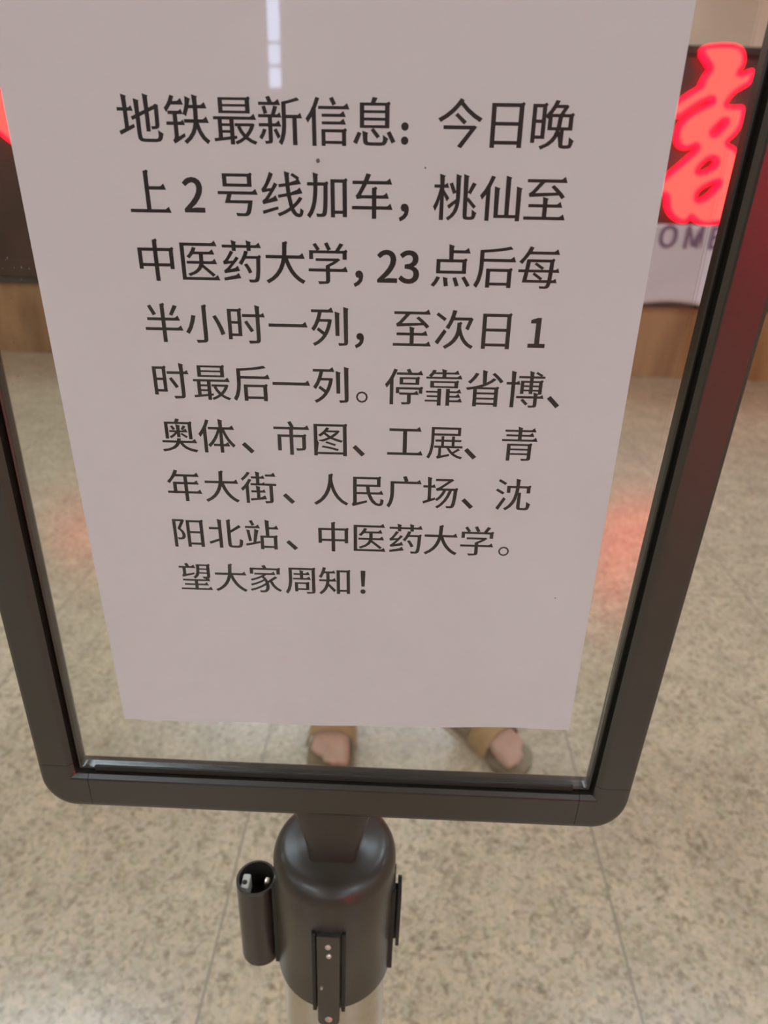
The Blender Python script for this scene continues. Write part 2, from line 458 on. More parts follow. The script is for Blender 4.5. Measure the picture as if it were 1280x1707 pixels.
# ================================================================== print outlines (one string of x,y pairs per contour, 1000 units to the em)
GLYPHS = {
    '1': '67,-16 511,-16 511,92 364,92 364,749 268,753 98,693 100,607 231,607 231,92 67,92',
    '2': '23,-16 526,-16 526,95 301,99 206,82 317,176 411,294 475,415 496,531 480,625 433,700 356,749 256,767 162,752 84,711 14,639 92,561 177,631 246,651 304,636 340,595 354,527 335,434 279,332 177,211 19,61',
    '3': '263,-33 365,-18 450,29 506,102 525,196 503,292 440,362 368,392 368,378 432,411 483,477 500,563 483,647 433,712 356,753 260,766 173,754 104,722 30,661 101,575 188,635 257,651 309,640 342,609 355,556 338,494 286,453 156,430 156,331 278,316 338,291 369,253 380,199 363,135 321,97 256,84 193,94 136,124 73,173 3,86 69,23 153,-18',
    'C': '377,-13 465,-1 539,35 602,92 551,151 475,90 381,68 286,89 215,149 169,244 153,369 170,493 217,586 290,645 384,665 468,646 534,596 584,656 533,700 465,733 383,746 278,729 188,681 119,602 74,497 58,366 74,235 118,130 186,52 274,4',
    'E': '101,0 534,0 534,79 193,79 193,346 471,346 471,425 193,425 193,655 523,655 523,733 101,733',
    'L': '101,0 514,0 514,79 193,79 193,733 101,733',
    'M': '101,0 184,0 184,406 172,622 176,622 235,455 374,74 436,74 633,622 637,622 625,406 625,0 711,0 711,733 600,733 460,341 409,188 405,188 212,733 101,733',
    'O': '371,-13 474,4 561,54 627,133 669,239 684,369 669,499 627,603 561,681 474,729 371,746 268,729 181,681 115,603 73,499 58,369 73,239 115,133 181,54 268,4;371,68 281,89 213,150 169,245 153,369 169,493 213,586 281,645 371,665 461,645 530,586 574,493 589,369 574,245 530,150 461,89',
    'W': '181,0 291,0 400,442 437,609 441,609 477,442 588,0 700,0 851,733 763,733 684,334 644,96 638,96 586,334 484,733 399,733 298,334 246,96 242,96 121,733 26,733',
    '、': '272,-75 362,1 118,243 32,168',
    '。': '194,240 120,220 67,167 46,92 67,17 120,-37 194,-57 269,-37 323,17 343,92 323,167 269,220;194,-14 120,17 89,92 120,166 194,197 269,166 300,92 269,17',
    '一': '33,429 33,351 979,351 927,487 862,435 835,429',
    '上': '416,823 416,41 40,41 40,-30 969,-30 917,99 852,47 825,41 517,41 517,443 900,443 848,572 783,520 756,514 517,514 517,783 539,809 501,849 451,823',
    '中': '447,838 447,659 85,659 85,188 182,188 182,250 447,250 447,-77 548,-77 548,250 814,250 814,193 913,193 913,619 935,645 897,685 847,659 548,659 548,798 570,824 532,864 482,838;182,320 182,590 447,590 447,320;814,320 548,320 548,590 814,590',
    '人': '446,835 443,736 431,596 396,434 328,268 206,103 38,-18 102,-80 237,10 341,115 419,231 475,354 502,454 531,359 588,235 668,116 774,10 914,-76 971,-11 823,84 705,220 630,358 583,493 557,609 545,690 552,795 574,821 536,861 486,835',
    '今': '384,533 581,362 641,420 440,584;150,346 150,274 716,274 455,-46 544,-86 865,322 803,352 784,346;490,850 402,740 293,637 168,547 29,473 88,404 243,495 384,602 503,723 624,604 766,496 910,411 971,480 817,564 672,671 555,785 573,810',
    '仙': '256,840 194,693 116,556 23,438 72,353 154,457 154,-77 248,-77 248,602 344,814;336,628 350,-15 832,-15 832,-76 929,-76 929,567 949,591 818,631 832,52 685,52 685,780 705,804 573,844 587,52 446,52 446,564 466,588',
    '体': '242,838 184,691 110,554 22,436 73,350 150,455 149,-76 243,-76 243,608 329,813;405,173 405,108 570,108 570,-72 665,-72 665,108 834,108 782,231 717,179 690,173 665,173 660,496 719,348 810,197 915,76 980,143 898,226 825,328 762,445 711,568 973,568 921,694 856,642 829,636 665,636 665,793 685,817 556,857 570,636 287,636 287,568 527,568 475,444 410,325 336,222 253,138 314,73 421,194 514,344 575,493 570,173',
    '信': '371,529 371,471 888,471 836,587 771,535 744,529;371,387 371,330 888,330 836,445 771,393 744,387;299,673 299,613 966,613 914,731 849,679 822,673;534,812 605,677 686,713 614,843;358,241 358,-78 445,-78 445,-38 800,-38 800,-75 890,-75 890,201 912,227 874,267 824,241;445,20 445,183 800,183 800,20;247,838 188,691 113,554 24,436 73,355 159,471 158,-81 249,-81 249,619 331,813',
    '停': '478,580 784,580 784,492 478,492;387,630 387,442 878,442 878,590 900,616 862,656 812,630;298,375 298,216 386,216 386,317 872,317 872,216 962,216 962,335 984,361 946,401 896,375;556,822 595,748 314,748 314,688 970,688 918,806 853,754 826,748 694,748 640,847;387,238 387,181 583,181 583,0 566,-14 434,-13 456,-75 637,-65 673,-37 680,2 680,181 879,181 827,296 762,244 735,238;254,840 193,693 116,556 24,438 72,353 148,451 148,-77 239,-77 239,591 340,814',
    '列': '617,744 631,166 727,166 727,680 747,704;823,855 837,15 831,-4 823,-6 694,-5 718,-75 891,-60 926,-30 935,17 935,791 955,815;174,303 327,182 256,97 173,28 73,-24 119,-89 226,-31 318,42 399,135 466,250 517,388 551,548 496,565 482,561 267,561 310,716 590,716 538,842 473,790 446,784 50,784 50,716 214,716 173,569 118,438 46,328 114,268 183,371 243,496 449,496 414,365 367,255 221,363',
    '加': '561,714 561,-63 655,-63 655,11 827,11 827,-55 924,-55 924,674 946,700 908,740 858,714;655,79 655,645 827,645 827,79;170,847 183,648 42,648 42,579 181,579 170,396 145,231 94,80 21,-28 89,-89 163,14 214,133 247,269 267,418 276,579 406,579 397,270 386,98 367,21 340,8 227,12 248,-59 382,-59 425,-46 456,-16 473,30 487,143 495,331 501,608 523,634 485,674 435,648 278,648 280,783 300,807',
    '北': '26,119 60,45 311,150 311,-69 409,-69 409,778 429,802 297,842 311,584 53,584 53,513 311,513 311,225;894,673 654,499 654,779 676,805 638,845 588,819 554,819 554,79 564,2 604,-42 687,-55 852,-55 934,-29 971,49 985,185 893,232 884,100 865,28 837,14 698,14 664,23 654,80 654,415 953,604',
    '医': '898,842 833,790 806,784 83,784 83,-39 973,-39 921,86 856,34 829,28 180,28 180,716 950,716;370,694 334,617 283,545 220,484 291,439 378,533 515,533 515,386 214,386 214,323 507,323 477,256 427,198 354,150 223,100 269,43 420,105 526,183 572,246 815,36 871,91 600,312 604,323 929,323 877,444 812,392 785,386 612,386 612,533 883,533 831,652 766,600 739,594 421,594 458,672',
    '半': '139,784 254,558 342,595 223,817;771,819 649,590 729,558 865,786;447,839 447,514 107,514 107,444 447,444 447,279 42,279 42,208 447,208 447,-76 547,-76 547,208 967,208 915,337 850,285 823,279 547,279 547,444 909,444 857,572 792,520 765,514 547,514 547,799 569,825 531,865 481,839',
    '博': '409,114 542,-23 605,25 468,157;380,612 380,276 468,276 468,344 596,344 596,280 687,280 687,344 828,344 828,276 918,276 918,572 940,598 902,638 852,612 687,612 687,672 969,672 969,729 891,729 915,759 764,841 727,797 849,729 687,729 687,797 707,821 582,861 596,729 325,729 325,672 596,672 596,612;596,452 596,390 468,390 468,452;687,452 828,452 828,390 687,390;596,499 468,499 468,562 596,562;687,499 687,562 828,562 828,499;713,322 727,222 297,222 297,162 727,162 727,-6 712,-18 598,-18 618,-78 781,-67 814,-41 821,-3 821,162 983,162 945,262 899,228 881,222 821,222 821,258 841,282;138,860 152,574 29,574 29,508 152,508 152,-77 248,-77 248,508 373,508 335,614 289,580 271,574 248,574 248,796 268,820',
    '号': '271,734 725,734 725,594 271,594;174,797 174,532 826,532 826,757 848,783 810,823 760,797;52,438 52,373 260,373 194,193 717,193 686,53 652,-5 615,-12 435,-4 459,-72 639,-75 695,-68 738,-45 772,4 797,84 823,223 827,257 325,257 363,373 952,373 900,496 835,444 808,438',
    '后': '140,747 140,491 137,366 122,231 88,97 24,-28 100,-90 173,50 214,201 233,353 238,493 973,493 921,619 856,567 829,561 238,561 238,690 402,703 576,721 741,744 889,773 827,832 685,803 517,780 334,761;301,346 301,-79 398,-79 398,-27 791,-27 791,-77 892,-77 892,306 914,332 876,372 826,346;398,39 398,280 791,280 791,39',
    '周': '137,790 137,468 134,345 120,214 87,84 25,-36 98,-94 169,39 210,185 229,332 233,468 233,724 794,724 794,13 788,-8 777,-11 627,-10 651,-78 844,-63 882,-33 891,14 891,750 913,776 875,816 825,790;442,722 456,613 277,613 277,557 456,557 456,455 252,455 252,397 772,397 720,513 655,461 628,455 550,455 550,557 747,557 695,671 630,619 603,613 550,613 550,658 570,682;301,309 301,-6 392,-6 392,50 712,50 712,269 734,295 696,335 646,309;392,252 620,252 620,106 392,106',
    '图': '369,282 621,197 651,247 400,326;269,155 421,130 565,97 690,60 722,114 597,149 453,180 301,203;73,794 73,-78 167,-78 167,-36 831,-36 831,-78 928,-78 928,754 950,780 912,820 862,794;167,27 167,730 831,730 831,27;407,710 350,632 275,559 187,497 244,448 337,519 441,432 311,381 167,343 202,284 310,313 410,350 508,396 595,355 687,322 788,295 829,350 572,430 674,509 755,604 709,631 692,626 443,626 483,683;384,562 393,572 642,572 506,469',
    '地': '404,767 418,468 313,424 341,358 418,390 418,78 430,1 479,-43 577,-55 824,-55 915,-37 958,21 974,79 994,103 873,179 876,61 854,18 821,9 580,9 527,20 512,75 512,431 624,478 624,145 717,145 717,518 835,568 828,274 817,251 806,248 732,250 749,187 861,197 902,220 920,263 929,639 931,647 865,672 829,642 717,595 717,796 737,820 610,860 624,555 512,509 512,703 532,727;25,150 55,75 382,223 365,290 252,243 252,530 378,530 340,637 294,603 276,597 252,597 252,784 272,808 145,848 159,597 31,597 31,530 159,530 159,203',
    '场': '401,434 498,448 561,448 511,347 445,258 371,196 361,246 255,207 255,527 373,527 335,634 289,600 271,594 255,594 255,784 275,808 148,848 162,594 39,594 39,527 162,527 162,173 27,125 52,50 375,178 377,169 418,137 511,219 590,321 651,448 715,448 660,298 586,167 493,55 375,-36 438,-83 558,14 659,134 741,277 805,448 851,448 832,210 811,73 785,5 758,-6 655,-2 675,-69 796,-69 840,-57 873,-30 901,35 927,198 951,475 973,501 935,541 885,515 540,515 854,757 796,800 773,791 364,791 364,724 695,724 479,555 371,502',
    '大': '450,837 435,551 51,551 51,478 423,478 392,366 344,256 273,153 174,60 38,-18 96,-82 232,-4 336,86 415,189 472,301 502,393 546,285 614,168 696,68 792,-15 906,-82 964,-10 851,54 759,137 682,237 620,352 572,478 961,478 909,609 844,557 817,551 537,551 553,797 575,823 537,863 487,837',
    '奥': '635,661 565,551 622,522 704,628;291,626 359,520 423,553 354,654;545,414 695,308 735,353 585,453;453,843 418,750 146,750 146,282 238,282 238,691 760,691 760,282 854,282 854,710 876,736 838,776 788,750 518,750 553,826;444,297 431,236 45,236 45,174 411,174 359,101 287,49 189,12 31,-19 65,-82 246,-42 380,16 463,89 503,158 557,81 650,6 776,-50 925,-82 971,-14 836,9 729,48 656,95 586,174 962,174 910,294 845,242 818,236 532,236 544,297;439,687 453,517 260,517 260,466 410,466 335,396 249,341 295,291 385,356 453,423 453,329 541,329 541,466 744,466 692,575 627,523 600,517 541,517 541,623 561,647',
    '学': '449,342 449,273 49,273 49,206 449,206 449,12 443,-6 432,-9 260,-8 292,-77 494,-63 537,-34 547,12 547,206 964,206 912,331 847,279 820,273 547,273 547,320 627,358 712,410 789,469 740,506 719,500 217,500 217,438 638,438;416,821 492,672 277,672 324,696 227,833 153,799 239,672 69,672 69,477 163,477 163,608 842,608 842,477 939,477 939,632 961,658 923,698 873,672 770,672 867,805 778,836 673,672 514,672 580,697 498,852',
    '家': '415,821 453,748 73,748 73,546 168,546 168,684 835,684 835,546 934,546 934,708 956,734 918,774 868,748 561,748 510,849;790,485 576,321 534,397 473,468 544,522 808,522 756,642 691,590 664,584 198,584 198,522 440,522 330,461 207,411 74,371 114,313 219,347 317,386 406,430 454,372 350,310 214,250 71,204 109,146 244,195 376,256 481,318 507,251 388,165 228,86 54,29 93,-34 250,24 400,97 519,172 514,71 479,5 424,-12 326,-6 345,-74 441,-76 505,-67 557,-37 601,28 618,129 601,258 632,276 680,175 746,85 825,14 920,-42 972,21 863,87 772,188 705,322 857,432',
    '小': '453,824 453,22 446,-1 433,-5 261,-4 291,-79 502,-64 545,-32 556,23 556,784 578,810 540,850 490,824;698,568 780,413 846,255 886,117 985,158 941,295 869,451 785,601;191,591 157,451 103,306 25,181 109,133 191,265 253,420 296,574',
    '展': '311,-80 617,5 620,64 404,16 404,224 538,224 602,116 687,30 792,-35 918,-80 961,-21 839,17 735,76 896,177 840,216 692,116 610,224 952,224 952,286 743,286 743,395 912,395 912,455 743,455 743,548 668,548 668,455 471,455 471,548 398,548 398,455 247,455 247,395 398,395 398,286 219,286 219,224 329,224 329,59 311,5 281,-19;471,395 668,395 668,286 471,286;218,729 813,729 813,623 218,623;139,790 139,498 136,368 122,227 89,87 30,-40 100,-81 162,54 198,206 214,359 218,561 892,561 892,790',
    '工': '41,70 41,-1 970,-1 918,128 853,76 826,70 550,70 550,652 919,652 867,783 802,731 775,725 93,725 93,652 445,652 445,70',
    '市': '405,822 472,691 40,691 40,622 447,622 447,482 137,482 137,38 234,38 234,413 447,413 447,-76 546,-76 546,413 774,413 774,127 754,110 607,112 632,41 827,56 865,86 873,130 873,442 895,468 857,508 807,482 546,482 546,622 970,622 918,749 853,697 826,691 542,691 573,701 494,850',
    '年': '37,221 37,153 501,153 501,-78 600,-78 600,153 973,153 921,279 856,227 829,221 600,221 600,424 903,424 851,549 786,497 759,491 600,491 600,649 926,649 874,775 809,723 782,717 316,717 361,821 268,845 211,715 136,596 44,497 118,442 277,649 501,649 501,491 202,491 202,221;299,221 299,424 501,424 501,221',
    '广': '460,822 508,686 132,686 132,401 129,294 116,181 87,70 31,-34 104,-99 172,20 211,149 229,280 233,401 233,617 961,617 909,744 844,692 817,686 563,688 610,701 556,842',
    '息': '277,552 719,552 719,468 277,468;277,414 719,414 719,329 277,329;277,689 719,689 719,605 277,605;237,222 251,38 263,-17 312,-51 409,-60 639,-60 724,-46 766,3 781,50 801,74 677,149 682,43 663,11 634,5 413,5 362,10 348,37 348,158 368,182;756,189 867,-15 952,23 837,223;140,207 37,3 122,-37 220,173;413,238 549,77 620,121 483,273 816,273 816,705 838,731 800,771 750,745 514,745 561,832 455,850 417,745 183,745 183,273 474,273',
    '新': '352,210 436,45 503,86 418,245;126,236 89,149 34,70 98,24 158,113 204,217;542,740 542,400 540,295 528,185 502,77 452,-22 523,-79 582,34 615,157 630,283 634,434 764,434 764,-73 859,-73 859,434 977,434 939,540 893,506 875,500 634,500 634,698 930,769 871,823 778,792 668,764;206,824 249,733 50,733 50,674 522,674 470,791 405,739 378,733 346,733 291,845;367,668 312,505 35,505 35,445 240,445 240,337 39,337 39,275 240,275 240,13 230,3 153,3 174,-58 299,-44 325,-19 331,16 331,275 526,275 474,395 409,343 382,337 331,337 331,445 538,445 500,545 454,511 436,505 400,505 456,649;117,648 155,505 239,529 197,666',
    '日': '264,354 741,354 741,69 264,69;264,424 264,699 741,699 741,424;165,770 165,-67 264,-67 264,-2 741,-2 741,-62 843,-62 843,730 865,756 827,796 777,770',
    '时': '467,449 621,203 700,249 542,489;313,404 313,172 164,172 164,404;313,467 164,467 164,690 313,690;70,754 70,27 164,27 164,108 405,108 405,714 427,740 389,780 339,754;739,855 753,638 429,638 429,568 753,568 753,31 746,8 733,4 553,5 580,-69 798,-54 840,-22 851,32 851,568 981,568 943,678 897,644 879,638 851,638 851,791 871,815',
    '晚': '560,692 711,692 642,585 486,585;66,764 66,39 156,39 156,117 361,117 361,521 393,490 407,504 407,281 586,281 543,176 478,94 394,32 255,-24 300,-86 464,-15 570,68 638,168 679,281 666,281 666,32 673,-20 703,-52 770,-62 877,-62 937,-46 965,5 976,59 996,83 877,161 882,21 859,2 780,2 765,5 759,35 759,281 932,281 932,545 954,571 916,611 866,585 735,585 823,725 774,757 758,752 594,752 627,825 536,839 494,748 431,649 361,571 361,724 383,750 345,790 295,764;496,525 617,525 598,341 496,341;711,525 839,525 839,341 692,341;271,414 271,181 156,181 156,414;271,477 156,477 156,700 271,700',
    '最': '259,637 742,637 742,562 259,562;259,757 742,757 742,683 259,683;165,806 165,513 839,513 839,766 861,792 823,832 773,806;385,394 385,323 225,323 225,394;36,40 43,-23 385,18 385,-78 479,-78 479,29 533,36 533,93 479,87 479,394 968,394 916,511 851,459 824,453 38,453 38,394 134,394 134,49;496,328 496,270 577,270 539,259 594,155 665,68 584,17 485,-25 523,-80 628,-34 720,24 812,-35 925,-79 970,-21 861,19 777,69 837,137 890,217 929,310 880,332 863,328;621,270 824,270 779,189 721,121 665,189;385,271 385,196 225,196 225,271;385,144 385,77 225,58 225,144',
    '望': '45,5 45,-55 964,-55 912,63 847,11 820,5 548,5 548,98 854,98 802,214 737,162 710,156 548,156 548,244 902,244 850,362 785,310 758,304 113,304 113,244 451,244 451,156 156,156 156,98 451,98 451,5;129,370 474,469 475,529 235,472 235,672 519,672 467,791 402,739 375,733 343,733 288,841 204,816 246,733 35,733 35,672 141,672 141,494 125,444 101,426;538,803 536,637 523,514 488,432 428,381 475,319 548,373 587,426 611,491 828,491 828,411 812,398 696,398 720,337 881,350 915,377 922,415 922,763 944,789 906,829 856,803;631,751 828,751 828,673 630,673;628,624 828,624 828,541 621,541',
    '桃': '364,664 452,454 528,488 436,693;875,700 773,490 843,457 959,665;147,860 161,645 33,645 33,579 158,579 123,440 76,307 20,197 70,105 132,233 168,354 161,-77 256,-77 253,426 319,303 376,372 256,539 256,579 361,579 323,685 277,651 259,645 256,645 256,796 276,820;673,860 687,47 694,-17 722,-53 785,-64 888,-64 944,-46 971,5 981,50 1001,74 883,153 889,23 870,1 800,1 785,6 779,48 779,314 921,162 975,216 798,395 779,378 779,796 799,820;507,859 520,358 333,225 375,152 512,269 500,197 462,103 402,27 317,-30 367,-88 487,3 554,100 590,200 608,314 612,426 612,795 632,819',
    '次': '51,719 253,573 304,637 99,776;35,75 115,14 315,327 247,387;444,840 405,686 351,545 282,429 368,379 478,598 828,598 754,407 835,366 941,640 880,674 859,668 503,668 544,822;558,545 558,485 555,409 542,325 512,236 457,145 369,56 235,-27 294,-88 427,-7 522,78 588,169 620,242 662,149 728,55 811,-19 916,-77 967,-9 857,51 768,144 699,273 658,409 660,505 682,531 644,571 594,545',
    '每': '386,459 568,343 280,343 301,505 739,505 733,343 579,343 621,388 431,503;32,345 32,281 175,281 136,54 711,53 688,-12 660,-24 538,-19 555,-75 698,-77 744,-65 778,-36 806,53 943,53 905,156 859,122 841,116 814,116 826,281 978,281 940,385 894,351 876,345 829,345 837,528 859,554 821,594 771,568 212,568 184,345;718,116 569,116 605,155 409,282 730,282;360,239 544,116 246,116 271,282 401,282;262,848 201,724 124,608 34,511 110,460 274,673 944,673 892,795 827,743 800,737 312,737 354,821',
    '民': '99,-87 484,36 476,104 204,28 204,276 485,276 543,132 609,33 698,-40 805,-68 876,-49 914,8 931,113 845,160 829,34 803,7 732,34 652,127 584,276 922,276 870,401 805,349 778,343 567,343 545,500 840,500 840,746 862,772 824,812 774,786 105,786 105,55 88,2 63,-19;467,343 204,343 204,500 447,500;204,720 742,720 742,566 204,566',
    '沈': '86,776 273,662 315,727 127,832;35,501 227,385 269,449 76,558;63,-14 136,-75 317,255 253,315;551,860 563,647 326,647 326,439 421,439 421,581 560,581 546,436 516,300 466,176 379,58 269,-25 328,-85 461,18 540,121 599,251 623,384 613,42 621,-18 655,-53 728,-64 860,-64 928,-45 959,15 971,85 991,109 869,189 872,27 843,2 737,2 717,7 709,44 709,453 644,453 655,581 849,581 849,439 946,439 946,607 968,633 930,673 880,647 658,647 661,796 681,820',
    '点': '248,467 749,467 749,284 248,284;315,147 350,-71 447,-58 422,91 442,115;538,124 607,-70 699,-47 625,143;744,132 873,-75 958,-39 825,163;168,156 112,48 36,-44 115,-82 194,15 256,133;155,534 155,218 846,218 846,494 868,520 830,560 780,534 541,534 541,665 929,665 877,790 812,738 785,732 541,732 541,796 561,820 430,860 444,534',
    '省': '258,784 210,699 147,619 71,552 142,503 218,576 289,663 347,760;660,751 745,677 822,599 880,527 953,577 890,649 810,724 724,793;428,859 442,508 471,508 330,463 186,430 30,406 76,342 217,369 217,-76 312,-76 312,-30 741,-30 741,-73 839,-73 839,384 861,410 823,450 773,424 433,424 568,478 683,542 777,624 699,660 624,592 538,542 538,795 558,819;312,239 741,239 741,158 312,158;312,291 312,368 741,368 741,291;312,107 741,107 741,25 312,25',
    '知': '536,751 536,-49 631,-49 631,30 821,30 821,-38 919,-38 919,711 941,737 903,777 853,751;631,97 631,684 821,684 821,97;147,842 118,724 79,615 26,524 100,471 185,638 241,638 241,434 34,434 34,366 237,366 220,266 185,166 125,70 28,-22 85,-83 188,9 259,109 298,206 461,5 519,78 322,292 333,366 534,366 482,492 417,440 390,434 337,434 338,638 505,638 467,744 421,710 403,704 209,704 240,823',
    '站': '47,650 47,584 466,584 414,708 349,656 322,650;74,544 135,167 219,181 169,494 189,518;167,812 234,660 319,689 249,837;305,572 253,140 37,91 55,19 454,120 447,186 339,160 410,490 430,514;456,360 456,-77 551,-77 551,-29 831,-29 831,-73 929,-73 929,320 951,346 913,386 863,360 717,360 717,563 979,563 927,689 862,637 835,631 717,631 717,797 737,821 604,861 618,360;551,37 551,293 831,293 831,37',
    '线': '44,50 60,-20 408,84 398,146;699,781 852,685 898,735 745,825;62,423 224,452 126,320 45,248 68,181 403,259 351,376 286,324 259,318 193,282 408,590 332,635 264,516 156,505 213,594 269,695 317,801 231,841 183,722 133,621 99,560 38,491;882,352 813,262 736,191 698,370 961,419 898,539 833,487 806,481 690,434 677,569 933,607 870,727 805,676 778,670 673,634 669,798 689,822 559,862 580,620 423,597 434,532 584,555 597,417 403,382 414,317 607,353 656,129 577,81 481,35 375,-3 422,-64 565,-6 685,61 724,-5 782,-56 857,-76 923,-60 956,-14 973,64 898,118 883,13 863,-2 816,20 761,112 831,171 899,240 956,317',
    '至': '135,424 775,464 842,386 916,438 843,516 750,598 654,673 590,630 716,523 259,505 451,716 936,716 884,841 819,789 792,783 66,783 66,716 338,716 189,547 113,493;435,435 449,283 131,283 131,217 449,217 449,28 43,28 43,-39 967,-39 915,86 850,34 823,28 548,28 548,217 883,217 831,341 766,289 739,283 548,283 548,371 568,395',
    '药': '535,328 601,224 643,127 725,160 678,257 610,356;46,26 58,-41 457,23 401,143 336,92 309,86;562,636 525,536 476,441 414,361 487,311 585,458 831,458 818,213 802,73 779,5 751,-5 629,-1 651,-69 785,-69 834,-58 867,-30 892,35 912,199 928,480 950,506 912,546 862,520 616,520 652,616;51,756 51,693 277,693 277,623 372,623 372,693 622,693 622,628 717,628 717,693 960,693 908,814 843,762 816,756 717,756 717,796 737,820 608,860 622,756 372,756 372,796 392,820 263,860 277,756;77,126 438,184 390,300 325,249 298,243 203,215 427,466 356,505 284,407 170,401 312,596 233,631 161,510 107,435 48,387 69,323 234,346 141,248 57,187',
    '街': '683,779 683,716 965,716 913,837 848,785 821,779;202,842 157,773 96,701 24,638 69,576 151,648 224,728 284,812;418,860 432,712 299,712 299,651 432,651 432,513 279,513 279,450 686,450 648,553 602,519 584,513 525,513 525,651 668,651 630,752 584,718 566,712 525,712 525,796 545,820;674,511 674,447 781,447 781,7 765,-8 645,-7 667,-79 837,-63 870,-34 877,11 877,447 971,447 971,511;258,59 266,-8 706,48 652,168 587,117 560,111 525,90 525,240 679,240 641,342 595,308 577,302 525,302 525,383 545,407 417,447 431,302 285,302 285,240 431,240 431,79;231,641 172,535 97,436 9,350 59,277 139,359 139,-79 230,-79 230,471 313,613',
    '车': '158,321 276,338 496,338 496,182 50,182 50,112 496,112 496,-78 597,-78 597,112 961,112 909,240 844,188 817,182 597,182 597,338 877,338 825,463 760,411 733,405 597,405 597,518 619,544 581,584 531,558 496,558 496,405 258,405 386,624 943,624 891,751 826,699 799,693 421,693 476,819 374,846 312,693 66,693 66,624 281,624 204,482 160,418 131,395',
    '铁': '175,840 137,750 87,668 24,595 69,514 182,658 449,658 397,784 332,732 305,726 222,726 260,815;48,342 48,277 200,277 200,66 183,12 156,-10 195,-80 442,62 426,127 294,60 294,277 448,277 410,382 364,348 346,342 294,342 294,481 423,481 385,585 339,551 321,545 98,545 98,481 200,481 200,342;637,855 651,658 571,658 595,744 615,768 489,822 484,685 455,579 415,489 492,443 554,593 651,593 651,528 646,391 436,391 436,323 637,323 613,231 571,141 504,55 401,-25 460,-84 578,12 658,117 699,209 744,101 810,7 916,-82 972,-15 878,60 799,184 752,323 972,323 920,449 855,397 828,391 742,391 747,528 747,593 948,593 896,716 831,664 804,658 747,658 747,791 767,815',
    '阳': '452,777 452,-70 546,-70 546,7 822,7 822,-61 919,-61 919,737 941,763 903,803 853,777;546,74 546,370 822,370 822,74;546,436 546,711 822,711 822,436;76,797 76,-76 168,-76 168,733 303,733 198,507 268,436 306,367 317,303 311,256 291,230 258,222 174,224 192,159 293,160 362,182 399,229 409,296 400,358 365,429 289,512 416,767 362,802 346,797',
    '青': '722,338 722,263 285,263 285,338;189,392 189,-80 285,-80 285,86 722,86 722,-2 703,-19 565,-18 589,-77 775,-66 811,-39 819,1 819,352 841,378 803,418 753,392;285,213 722,213 722,136 285,136;435,860 449,771 113,771 113,716 449,716 449,645 147,645 147,591 449,591 449,515 48,515 48,459 960,459 908,573 843,521 816,515 547,515 547,591 864,591 812,703 747,651 720,645 547,645 547,716 906,716 854,829 789,777 762,771 547,771 547,796 567,820',
    '靠': '255,506 759,506 759,426 255,426;160,553 160,379 857,379 857,513 879,539 841,579 791,553;438,860 452,773 284,773 308,821 221,834 182,761 113,685 158,659 56,659 56,608 953,608 901,717 836,665 809,659 551,659 551,724 879,724 827,831 762,779 735,773 551,773 551,796 571,820;200,659 253,724 452,724 452,659;560,356 560,-78 657,-78 657,16 977,16 925,126 860,74 833,68 657,68 657,137 927,137 875,242 810,190 783,184 657,184 657,251 948,251 896,358 831,306 804,300 657,300 657,356;37,68 37,20 346,20 346,-78 443,-78 443,358 346,358 346,299 62,299 62,250 346,250 346,184 85,184 85,136 346,136 346,68',
    '！': '204,228 296,228 317,630 319,762 181,762 183,630;250,-20 306,2 329,61 306,120 250,143 194,120 171,61 194,2',
    '，': '150,-127 258,-67 322,15 344,120 334,186 300,233 245,250 181,228 154,163 181,99 243,78 242,78 231,39 192,-6 117,-48',
    '：': '280,312 274,343 257,369 231,386 200,392 169,386 143,369 126,343 120,312 126,281 143,255 169,238 200,232 231,238 257,255 274,281;280,45 274,76 257,102 231,119 200,125 169,119 143,102 126,76 120,45 126,14 143,-12 169,-29 200,-35 231,-29 257,-12 274,14',
}

def glyph_loops(ch):
    return [[tuple(float(k) for k in q.split(',')) for q in c.split()] for c in GLYPHS[ch].split(';')]

# ------------------------------------------------------------------ welcome banner on the counter front
BX = 1.38
ban = empty('welcome_banner', (BX, YB - 0.066, 0.492))
bm = bmesh.new()
nx, nz = 40, 16
grid = []
for j in range(nz + 1):
    row = []
    for i in range(nx + 1):
        u, v = i / nx, j / nz
        x = (u - 0.5) * 1.92
        sag = 0.012 * math.sin(u * 21) * (1 - v) ** 2
        y = -0.004 * (1 + math.sin(u * 17 + v * 2)) * (1 - v)
        row.append((x, y, v * 0.468 + sag))
    grid.append(row)
fr = [[bm.verts.new(p) for p in r] for r in grid]
bk = [[bm.verts.new((p[0], p[1] + 0.0012, p[2])) for p in r] for r in grid]
for j in range(nz):
    for i in range(nx):
        bm.faces.new((fr[j][i], fr[j][i + 1], fr[j + 1][i + 1], fr[j + 1][i]))
        bm.faces.new((bk[j][i], bk[j + 1][i], bk[j + 1][i + 1], bk[j][i + 1]))
for j in range(nz):
    for i in (0, nx): bm.faces.new((fr[j][i], fr[j + 1][i], bk[j + 1][i], bk[j][i]))
for i in range(nx):
    for j in (0, nz): bm.faces.new((fr[j][i], fr[j][i + 1], bk[j][i + 1], bk[j][i]))
build('banner_sheet', bm, M_banner, ban, True)
em = 0.165
for k, ch in enumerate('WELCOME'):
    loops = []
    for c in glyph_loops(ch):
        c = inset_loop(c, -20)
        loops.append([((x - 330) / 1000 * em + 1.598 - BX + (k - 4) * 0.150, y / 1000 * em) for x, y in c])
    link('letter', upright(fill_outlines(loops, 0.001), -0.0105, (0, 0.338)), M_violet, ban)
tag(ban, 'white banner with violet capitals hung low on the dark counter front', 'banner')

